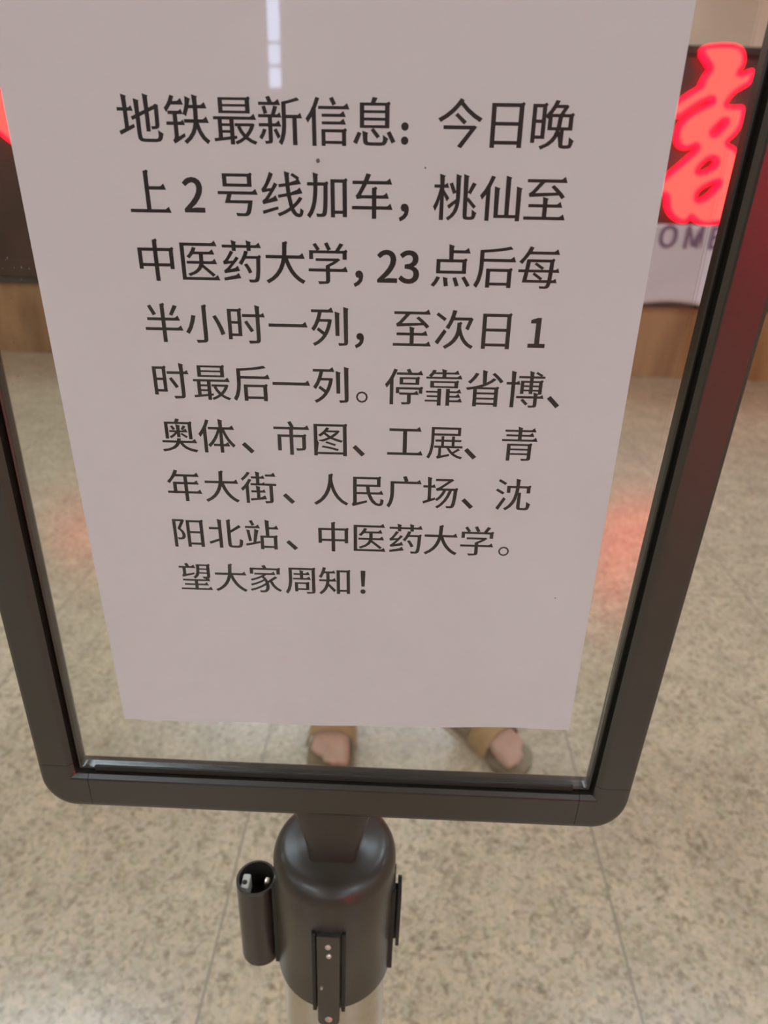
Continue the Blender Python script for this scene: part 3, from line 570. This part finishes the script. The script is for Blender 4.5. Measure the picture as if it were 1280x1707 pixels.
# ================================================================== sign stand
ZI, XI = EYE - 0.2700, 0.1238          # inner bottom edge, inner half width
ZT = EYE + 0.078                       # inner top edge
BW = 0.0203                            # bar width
stand = empty('sign_stand', (0, 0, 0))
tag(stand, 'black framed notice stand on a stanchion post with clear acrylic panel', 'sign stand')

PROF = [(0.0, 0.0020), (0.0002, -0.0022), (0.0009, -0.0026), (0.0012, 0.0), (0.0026, 0.0), (0.0030, -0.0042),
        (0.0046, -0.0058), (0.0054, -0.0062), (0.0178, -0.0062), (0.0192, -0.0058), (0.0200, -0.0046), (BW, -0.0028),
        (BW, 0.0080), (0.0198, 0.0100), (0.0185, 0.0105), (0.0060, 0.0105), (0.0022, 0.0065)]
UC = 0.0045                            # centre of the rounded corner, measured out from the inner edge

def settle(x, y, z):
    """the plastic frame has racked a little: uprights lean, bottom bar tilts"""
    h = z - ZI
    k = (x + XI) / (2 * XI)
    return (x + h * (0.004 + 0.011 * k), y, z + 0.011 * x)

def sweep(name, stations, m, parent):
    """stations: function(u) -> list of (x, z); one section per station, profile depth on y"""
    bm = bmesh.new()
    cols = [stations(u) for u, v in PROF]
    n = len(cols[0])
    rings = [[bm.verts.new(settle(cols[k][s][0], PROF[k][1], cols[k][s][1])) for k in range(len(PROF))] for s in range(n)]
    K = len(PROF)
    for a, b in zip(rings, rings[1:]):
        for k in range(K):
            bm.faces.new((a[k], a[(k + 1) % K], b[(k + 1) % K], b[k]))
    bm.faces.new(rings[0]); bm.faces.new(rings[-1])
    return build(name, bm, m, parent, 10)

EXT = 0.0035
SEAM = 0.00025
def wide(u, s):
    return u + max(0.0, u - 0.0056) * (0.26 if s < 0 else 0.0)
def hbar(z, s, x0, x1):
    return sweep('frame_bar', lambda u: [(x0, z + s * wide(u, s)), (x1, z + s * wide(u, s))], M_black, stand)
def vbar(x, s, z0, z1):
    return sweep('frame_bar', lambda u: [(x + s * u, z0), (x + s * u, z1)], M_black, stand)
hbar(ZI, -1, -XI + EXT + SEAM, XI - EXT - SEAM)
hbar(ZT, 1, -XI + EXT + SEAM, XI - EXT - SEAM)
vbar(-XI, -1, ZI + EXT + SEAM, ZT - EXT - SEAM)
vbar(XI, 1, ZI + EXT + SEAM, ZT - EXT - SEAM)

def corner(sx, sz):
    X0, Z0 = sx * XI, ZI if sz < 0 else ZT
    def st(u):
        w = wide(u, sz)
        pts = [(X0 - sx * EXT, Z0 + sz * w)]
        N = 12
        for i in range(N + 1):
            a = (PI / 2) * i / N
            if u <= UC:
                pts.append((X0 + sx * u, Z0 + sz * w))
            else:
                r = u - UC
                pts.append((X0 + sx * (UC + r * math.sin(a)), Z0 + sz * (UC + (w - UC) * math.cos(a))))
        pts.append((X0 + sx * u, Z0 - sz * EXT))
        return pts
    o = sweep('frame_corner', st, M_black, stand)
    me = o.data
    bm = bmesh.new(); bm.from_mesh(me)
    bmesh.ops.remove_doubles(bm, verts=bm.verts, dist=1e-6)
    bmesh.ops.recalc_face_normals(bm, faces=bm.faces)
    bm.to_mesh(me); bm.free()
for sx in (-1, 1):
    for sz in (-1, 1): corner(sx, sz)
# raised retaining lip along the bottom bar
lip = box('retaining_lip', (0, -0.0030, ZI + 0.0002), (2 * XI - 0.014, 0.0016, 0.0030), M_dark, stand, bev=0.0005)
for v in lip.data.vertices: v.co = settle(*v.co)

# clear acrylic: one sheet before and one behind the paper
zc, zh = (ZI + ZT) / 2, (ZT - ZI) + 0.001
for y, nm in ((-0.0012, 'acrylic_front_panel'), (0.0016, 'acrylic_back_panel')):
    pan = box(nm, (0, y, zc), (2 * XI + 0.001, 0.0012, zh), M_acryl, stand)
    if nm.startswith('acrylic_front'):
        bm = bmesh.new()
        spots = [(-0.004, -0.0006, 0.00072), (0.0302, -0.0016, 0.0003), (-0.1066, -0.0366, 0.0004), (-0.1041, -0.0369, 0.0003), (-0.1109, -0.0336, 0.00035), (0.0935, -0.161, 0.0003)]
        rnd = random.Random(8)
        for _ in range(16):
            spots.append((-0.1215 + rnd.random() * 0.014, -0.03 - rnd.random() * 0.05, 0.00012 + rnd.random() * 0.0002))
        for x, z, r in spots:
            bmesh.ops.create_icosphere(bm, subdivisions=2, radius=1, matrix=Matrix.Translation((x, -0.0019, EYE + z - 0.0)) @ Matrix.Diagonal((r * 0.9, 0.00012, r * (0.9 + 0.3 * rnd.random()), 1)))
        tag(build('dust_specks', bm, M_speck, pan, True), kind='stuff')

# post, collar and fittings
YA = 0.010
ZS = EYE - 0.340                       # shoulder of the collar
ZE = EYE - 0.427                       # lower rim of the collar
RC = 0.0335
lathe('base_plate', [(0.02, 0.022), (0.05, 0.021), (0.13, 0.013), (0.165, 0.008), (0.17, 0.004), (0.17, 0.0)], M_steel, stand, (0, YA, 0), 96)
lathe('post', [(0.0305, 0.02), (0.0305, ZE + 0.03)], M_steel, stand, (0, YA, 0), 96)
prof = [(0.0312, ZE), (RC - 0.0004, ZE), (RC, ZE + 0.0006), (RC, ZS - 0.001)]
for i in range(1, 10):
    a = (PI / 2) * i / 9
    prof.append((RC - 0.0095 + 0.0095 * math.cos(a), ZS - 0.001 + 0.0105 * math.sin(a)))
prof += [(0.0200, ZS + 0.0108), (0.0160, ZS + 0.0124)]
for i in range(1, 7):
    t_ = i / 6
    prof.append((0.0155 - 0.0055 * math.sin(t_ * PI / 2), ZS + 0.0126 + 0.016 * t_ * t_))
coll = lathe('collar', prof, M_black2, stand, (0, YA, 0), 128)

# flared bracket that grips the frame
bm = bmesh.new()
secs = []
for k in range(15):
    t_ = k / 14
    z = ZS + 0.0065 + t_ * (ZI - BW - ZS - 0.0058)
    f = t_ ** 1.5
    secs.append((0.0125 + 0.0095 * f, 0.0100 - 0.0015 * f, z))
rings = []
for w, d, z in secs:
    ring = []
    for i in range(40):
        a = 2 * PI * i / 40
        ca, sa = math.cos(a), math.sin(a)
        e = 0.42
        ring.append(bm.verts.new((w * math.copysign(abs(ca) ** e, ca), YA - 0.006 + d * math.copysign(abs(sa) ** e, sa), z)))
    rings.append(ring)
for A, B in zip(rings, rings[1:]):
    for i in range(40): bm.faces.new((A[i], A[(i + 1) % 40], B[(i + 1) % 40], B[i]))
bm.faces.new(rings[0]); bm.faces.new(rings[-1])
build('frame_bracket', bm, M_black2, stand, 'auto')

def receptor(angle, strip=False):
    """belt slot on the collar: two standing ridges with a dark channel each, and a plate between"""
    rot = Matrix.Translation((0, YA, 0)) @ Matrix.Rotation(angle, 4, 'Z')
    def place(bm):
        for v in bm.verts: v.co = rot @ v.co
        return bm
    z0, z1 = ZE - 0.0006, ZE + 0.068
    bm = bmesh.new()
    for s in (-1, 1):
        add_box(bm, (s * 0.0079, -RC + 0.0012, (z0 + z1) / 2), (0.0022, 0.0042, z1 - z0), 0.0003)
    return place, bm, z0, z1

# front slot
place, bm, z0, z1 = receptor(0)
build('belt_slot', place(bm), M_dark, stand)
bm = bmesh.new()
N = 16
out2 = []
hw, zb, zt = 0.0060, EYE - 0.4395, ZE + 0.0685
for i in range(N + 1):
    a = PI + PI * i / N
    out2.append((hw * math.cos(a), zb + hw + hw * math.sin(a)))
out2 += [(hw, zt), (-hw, zt)]
me = upright(fill_outlines([out2], 0.004), YA - RC - 0.0006)
strip = link('belt_latch', me, M_black, stand)
for x, z, r in ((0.0, zt - 0.008, 0.0017), (0.0004, zt - 0.0155, 0.0015), (-0.0038, zt - 0.044, 0.0009), (0.0, zb + 0.0075, 0.0021)):
    lathe('screw', [(r, 0.0), (r, -0.0005), (r * 0.7, -0.0011), (r * 0.25, -0.0013)], M_screw, strip, (x, YA - RC - 0.0025, z), 20, 'Y')
# collar side slots
for a in (PI / 2, -PI / 2, PI):
    place, bm, z0, z1 = receptor(a)
    add_box(bm, (0, -RC + 0.0004, (z0 + z1) / 2), (0.0136, 0.0022, z1 - z0 - 0.001), 0.0003)
    build('belt_slot', place(bm), M_dark, stand)
# clip plate on the right slot
bm = bmesh.new()
zp0, zp1 = EYE - 0.4065, EYE - 0.359
pl = [(-0.0075, zp0), (0.0075, zp0 + 0.002), (0.0075, zp1 - 0.006), (0.002, zp1), (-0.005, zp1 - 0.002), (-0.0075, zp1 - 0.006)]
a = [bm.verts.new((RC + 0.0022, YA - 0.001 + y, z)) for y, z in pl]
b = [bm.verts.new((RC + 0.0042, YA - 0.001 + y, z)) for y, z in pl]
bm.faces.new(a); bm.faces.new(b)
for i in range(len(pl)): bm.faces.new((a[i], a[(i + 1) % len(pl)], b[(i + 1) % len(pl)], b[i]))
add_box(bm, (RC + 0.0012, YA - 0.001, (zp0 + zp1) / 2 - 0.004), (0.003, 0.004, 0.044))
build('clip_plate', bm, M_dark, stand)

# belt end tube on the left
TX, TR, TZ1, TZ0 = -0.0446, 0.0113, EYE - 0.365, EYE - 0.430
tube = lathe('belt_tube', [(TR - 0.0016, 0.0), (TR - 0.0004, 0.0), (TR, -0.0005), (TR, TZ0 - TZ1 + 0.001), (TR - 0.001, TZ0 - TZ1), (0.001, TZ0 - TZ1), (0.001, -0.020), (TR - 0.0016, -0.020)],
             M_black2, stand, (TX, YA, TZ1), 48, closed=True)
box('tube_arm', (-0.0335, YA, (TZ0 + TZ1) / 2 - 0.002), (0.003, 0.007, 0.058), M_dark, stand, bev=0.0005)
bm = bmesh.new()
add_box(bm, (TX - 0.0058, YA - 0.0012, TZ1 - 0.0070), (0.0046, 0.0090, 0.0110), 0.0010)
tag(build('tube_insert', bm, M_white, tube, 'auto'), label='white plastic insert inside the tube')
lathe('insert_hole', [(0.0014, 0), (0.0014, 0.0008), (0.0003, 0.0009)], M_dark, tube, (TX - 0.0062, YA - 0.0024, TZ1 - 0.0019), 20)
box('spring_tab', (TX + 0.0062, YA - 0.0005, TZ1 - 0.0045), (0.0030, 0.0040, 0.0070), M_screw, tube, bev=0.0009)

# ================================================================== notice
PHI = 0.01628
note = empty('paper_notice', (-0.09946, 0.00025, EYE - 0.23939))
note.rotation_euler = (0, -PHI, 0)
tag(note, 'white printed paper notice with nine lines of large black characters in the clear frame', 'notice')
PW, PH = 0.210, 0.297
bm = bmesh.new()
nx, nz = 42, 30
def edge_wave(u): return 0.00045 * math.sin(u * 9.0) + 0.0003 * math.sin(u * 23.0 + 1) + (0.0007 if u < 0.025 else 0)
fr = []; bk = []
for j in range(nz + 1):
    v = j / nz
    fr.append([]); bk.append([])
    for i in range(nx + 1):
        u = i / nx
        x = u * PW
        z = v * PH + edge_wave(u) * (1 - v) ** 6 + (0.0012 * u - 0.0032 * (1 - u)) * (1 - v)
        fr[-1].append(bm.verts.new((x, -0.0001, z))); bk[-1].append(bm.verts.new((x, 0.0, z)))
for j in range(nz):
    for i in range(nx):
        bm.faces.new((fr[j][i], fr[j][i + 1], fr[j + 1][i + 1], fr[j + 1][i]))
        bm.faces.new((bk[j][i], bk[j + 1][i], bk[j + 1][i + 1], bk[j][i + 1]))
for j in range(nz):
    for i in (0, nx): bm.faces.new((fr[j][i], fr[j + 1][i], bk[j + 1][i], bk[j][i]))
for i in range(nx):
    for j in (0, nz): bm.faces.new((fr[j][i], fr[j][i + 1], bk[j][i + 1], bk[j][i]))
build('sheet', bm, M_paper, note)

# text lines: character centres in tenths of a millimetre from the left edge of the sheet
LINES = [("地铁最新信息：今日晚", [430, 579, 731, 875, 1024, 1171, 1267, 1439, 1586, 1729]),
         ("上2号线加车，桃仙至", [430, 577, 724, 871, 1018, 1166, 1270, 1437, 1584, 1730]),
         ("中医药大学，23点后每", [428, 577, 723, 870, 1017, 1120, 1218, 1292, 1435, 1583, 1732]),
         ("半小时一列，至次日1", [426, 573, 722, 870, 1019, 1123, 1310, 1459, 1607, 1750]),
         ("时最后一列。停靠省博、", [427, 576, 724, 872, 1019, 1132, 1287, 1433, 1580, 1729, 1835]),
         ("奥体、市图、工展、青", [430, 576, 694, 864, 1013, 1120, 1297, 1448, 1546, 1729]),
         ("年大街、人民广场、沈", [427, 576, 723, 842, 1010, 1155, 1298, 1441, 1549, 1727]),
         ("阳北站、中医药大学。", [422, 573, 723, 845, 1017, 1164, 1311, 1453, 1600, 1711]),
         ("望大家周知！", [428, 577, 725, 873, 1018, 1137])]
EM = 0.0147
for r, (s, us) in enumerate(LINES):
    loops = []
    vc = 0.24812 - 0.02118 * r
    for ch, u in zip(s, us):
        g = glyph_loops(ch)
        xs = [p[0] for c in g for p in c]
        mid = (min(xs) + max(xs)) / 2
        k = 1.0
        if ch in '123': k = 0.93
        for c in g:
            loops.append([(u * 1e-4 + (x - mid) / 1000 * EM * k, vc + (y * k - 375) / 1000 * EM) for x, y in c])
    link('printed_line', upright(fill_outlines(loops, 0.0), -0.00016), M_ink, note)

# ================================================================== person standing beyond the sign
PX_, PY_ = 0.075, 1.085
person = empty('person', (PX_, PY_, 0))
tag(person, 'person in tan open-toed sandals standing behind the notice stand', 'person')
V, E, RD = [], [], []
def vtx(p, r, prev=None):
    V.append(p); RD.append(r)
    if prev is not None: E.append((prev, len(V) - 1))
    return len(V) - 1
pel = vtx((0, 0, 0.93), (0.150, 0.105))
sp = vtx((0, 0.005, 1.08), (0.128, 0.095), pel)
ch_ = vtx((0, 0.01, 1.26), (0.150, 0.105), sp)
ub = vtx((0, 0.012, 1.37), (0.125, 0.085), ch_)
nk = vtx((0, 0.008, 1.45), 0.056, ub)
nk2 = vtx((0, -0.002, 1.53), 0.052, nk)
feet = {-1: ((-0.178, -0.005), 0.02, 0), 1: ((0.150, -0.005), 0.70, 0)}   # ankle (x, y), outward turn
for s in (-1, 1):
    sh = vtx((s * 0.165, 0.012, 1.375), (0.056, 0.058), ub)
    el = vtx((s * 0.215, 0.045, 1.11), 0.042, sh)
    wr = vtx((s * 0.205, -0.035, 0.885), (0.030, 0.025), el)
    pm = vtx((s * 0.198, -0.060, 0.825), (0.018, 0.034), wr)
    for i, (dy, ln) in enumerate(((0.030, 0.062), (0.010, 0.070), (-0.010, 0.066), (-0.029, 0.052))):
        a = vtx((s * 0.196, -0.066 - dy, 0.785), 0.0095, pm)
        b = vtx((s * 0.191, -0.070 - dy, 0.785 - ln * 0.5), 0.0088, a)
        vtx((s * 0.182, -0.070 - dy, 0.785 - ln), 0.0075, b)
    a = vtx((s * 0.188, -0.098, 0.835), 0.0115, pm)
    vtx((s * 0.178, -0.115, 0.80), 0.009, a)
    (ax, ay), turn, _ = feet[s]
    hp = vtx((s * 0.095, 0.0, 0.88), (0.092, 0.095), pel)
    kn = vtx((0.5 * s * 0.1 + 0.5 * ax, -0.01, 0.49), 0.056, hp)
    cf = vtx((0.25 * s * 0.1 + 0.75 * ax, 0.012, 0.34), 0.056, kn)
    an = vtx((ax, ay, 0.105), 0.036, cf)
    d = Vector((math.sin(turn), -math.cos(turn), 0)) if s > 0 else Vector((-math.sin(turn), -math.cos(turn), 0))
    n = Vector((-d.y, d.x, 0))
    A = Vector((ax, ay, 0))
    def at(f, w, z):
        q = A + d * f + n * w
        return (q.x, q.y, z)
    hl = vtx(at(-0.035, 0, 0.058), 0.034, an)
    mf = vtx(at(0.060, 0, 0.050), (0.036, 0.026), an)
    bl = vtx(at(0.118, 0, 0.042), (0.046, 0.018), mf)
    inner = n * (-s)
    for i, (w, ln, r) in enumerate(((0.034, 0.056, 0.0145), (0.014, 0.056, 0.0105), (-0.004, 0.050, 0.0098), (-0.021, 0.043, 0.0092), (-0.036, 0.034, 0.0088))):
        sgn = 1 if inner.dot(n) > 0 else -1
        a = vtx(at(0.128 - 0.012 * (i > 2), sgn * w, 0.040), r * 1.05, bl)
        vtx(at(0.128 - 0.012 * (i > 2) + ln - 0.004, sgn * w * 1.05, 0.034), r, a)
body_me = skin_mesh(V, E, RD, pel, 2)
# head with nose, brow, ears and chin
bm = bmesh.new()
def ell(c, r, seg=24):
    bmesh.ops.create_uvsphere(bm, u_segments=seg, v_segments=16, radius=1, matrix=Matrix.Translation(c) @ Matrix.Diagonal((*r, 1)))
ell((0, 0.005, 1.635), (0.074, 0.092, 0.092))
ell((0, -0.022, 1.575), (0.058, 0.066, 0.070))
ell((0, -0.070, 1.532), (0.026, 0.020, 0.018))
ell((0, -0.096, 1.598), (0.012, 0.016, 0.022))
ell((0, -0.090, 1.622), (0.008, 0.010, 0.026))
ell((0, -0.080, 1.645), (0.048, 0.014, 0.010))
ell((0, -0.082, 1.560), (0.024, 0.010, 0.008))
for s in (-1, 1): ell((s * 0.077, 0.012, 1.605), (0.010, 0.020, 0.032))
head_me = bpy.data.meshes.new('head'); bm.to_mesh(head_me); bm.free()
body = link('body', remesh([body_me, head_me], 0.0055), M_skin, person, True)
for s in (-1, 1):
    bm = bmesh.new(); ell((s * 0.031, -0.077, 1.624), (0.013, 0.010, 0.008))
    ey = build('eye', bm, M_eye, person, True)
    bm = bmesh.new(); ell((s * 0.031, -0.0845, 1.624), (0.0055, 0.004, 0.0058))
    build('iris', bm, M_hair, ey, True)
bm = bmesh.new()
ell((0, 0.014, 1.655), (0.083, 0.098, 0.086)); ell((0, 0.05, 1.60), (0.075, 0.068, 0.075))
hair = build('hair', bm, M_hair, person, True)
for v in hair.data.vertices:
    if v.co.y < -0.03 and v.co.z < 1.675:
        v.co.y = -0.03
# clothes follow the body
def garment(name, vs, es, rs, m, vox=0.008):
    return link(name, remesh([skin_mesh(vs, es, rs, 0, 2)], vox), m, person, True)
garment('t_shirt', [(0, 0, 0.84), (0, 0.005, 1.08), (0, 0.01, 1.27), (0, 0.012, 1.39), (-0.175, 0.014, 1.375), (-0.212, 0.036, 1.17), (0.175, 0.014, 1.375), (0.212, 0.036, 1.17)],
        [(0, 1), (1, 2), (2, 3), (3, 4), (4, 5), (3, 6), (6, 7)], [(0.196, 0.150), (0.165, 0.128), (0.175, 0.130), (0.135, 0.102), 0.074, 0.066, 0.074, 0.066], M_shirt)
garment('shorts', [(0, 0, 0.95), (-0.1, 0, 0.86), (-0.128, -0.005, 0.53), (0.1, 0, 0.86), (0.125, -0.005, 0.53)],
        [(0, 1), (1, 2), (0, 3), (3, 4)], [(0.150, 0.112), (0.112, 0.115), 0.092, (0.112, 0.115), 0.092], M_shorts)

def sandal(s):
    (ax, ay), turn, _ = feet[s]
    ang = turn if s > 0 else -turn
    outl = [(-0.034, -0.062), (0.0, -0.076), (0.034, -0.062), (0.040, -0.02), (0.040, 0.05), (0.052, 0.11), (0.056, 0.145), (0.046, 0.178), (0.015, 0.192), (-0.020, 0.186), (-0.046, 0.165), (-0.052, 0.13), (-0.046, 0.08), (-0.038, 0.02)]
    if s > 0: outl = [(-x, y) for x, y in outl][::-1]
    lp = smooth_loop(outl, 4)
    rot = Matrix.Translation((ax, ay, 0)) @ Matrix.Rotation(PI + ang, 4, 'Z')
    me = fill_outlines([lp], 0.020)
    for v in me.vertices:
        v.co = rot @ Vector((-v.co.x, v.co.y, v.co.z + 0.0105))
    sole = link('sandal', me, M_sole, person)
    bm = bmesh.new()
    N, K = 18, 6
    g = []
    for layer in (0, 1):
        L_ = []
        for j in range(K + 1):
            y = 0.052 + 0.058 * j / K
            row = []
            for i in range(N + 1):
                a = PI * i / N
                w = 0.052 + 0.004 * j / K + 0.0032 * layer
                h = 0.094 - 0.024 * j / K + 0.0035 * layer
                row.append(bm.verts.new(rot @ Vector((w * math.cos(a), y, 0.012 + (h - 0.010) * math.sin(a) ** 0.8))))
            L_.append(row)
        g.append(L_)
    for layer in (0, 1):
        for j in range(K):
            for i in range(N): bm.faces.new((g[layer][j][i], g[layer][j][i + 1], g[layer][j + 1][i + 1], g[layer][j + 1][i]))
    for j in (0, K):
        for i in range(N): bm.faces.new((g[0][j][i], g[0][j][i + 1], g[1][j][i + 1], g[1][j][i]))
    for i in (0, N):
        for j in range(K): bm.faces.new((g[0][j][i], g[0][j + 1][i], g[1][j + 1][i], g[1][j][i]))
    build('strap', bm, M_strap, sole, True)
sandal(-1); sandal(1)
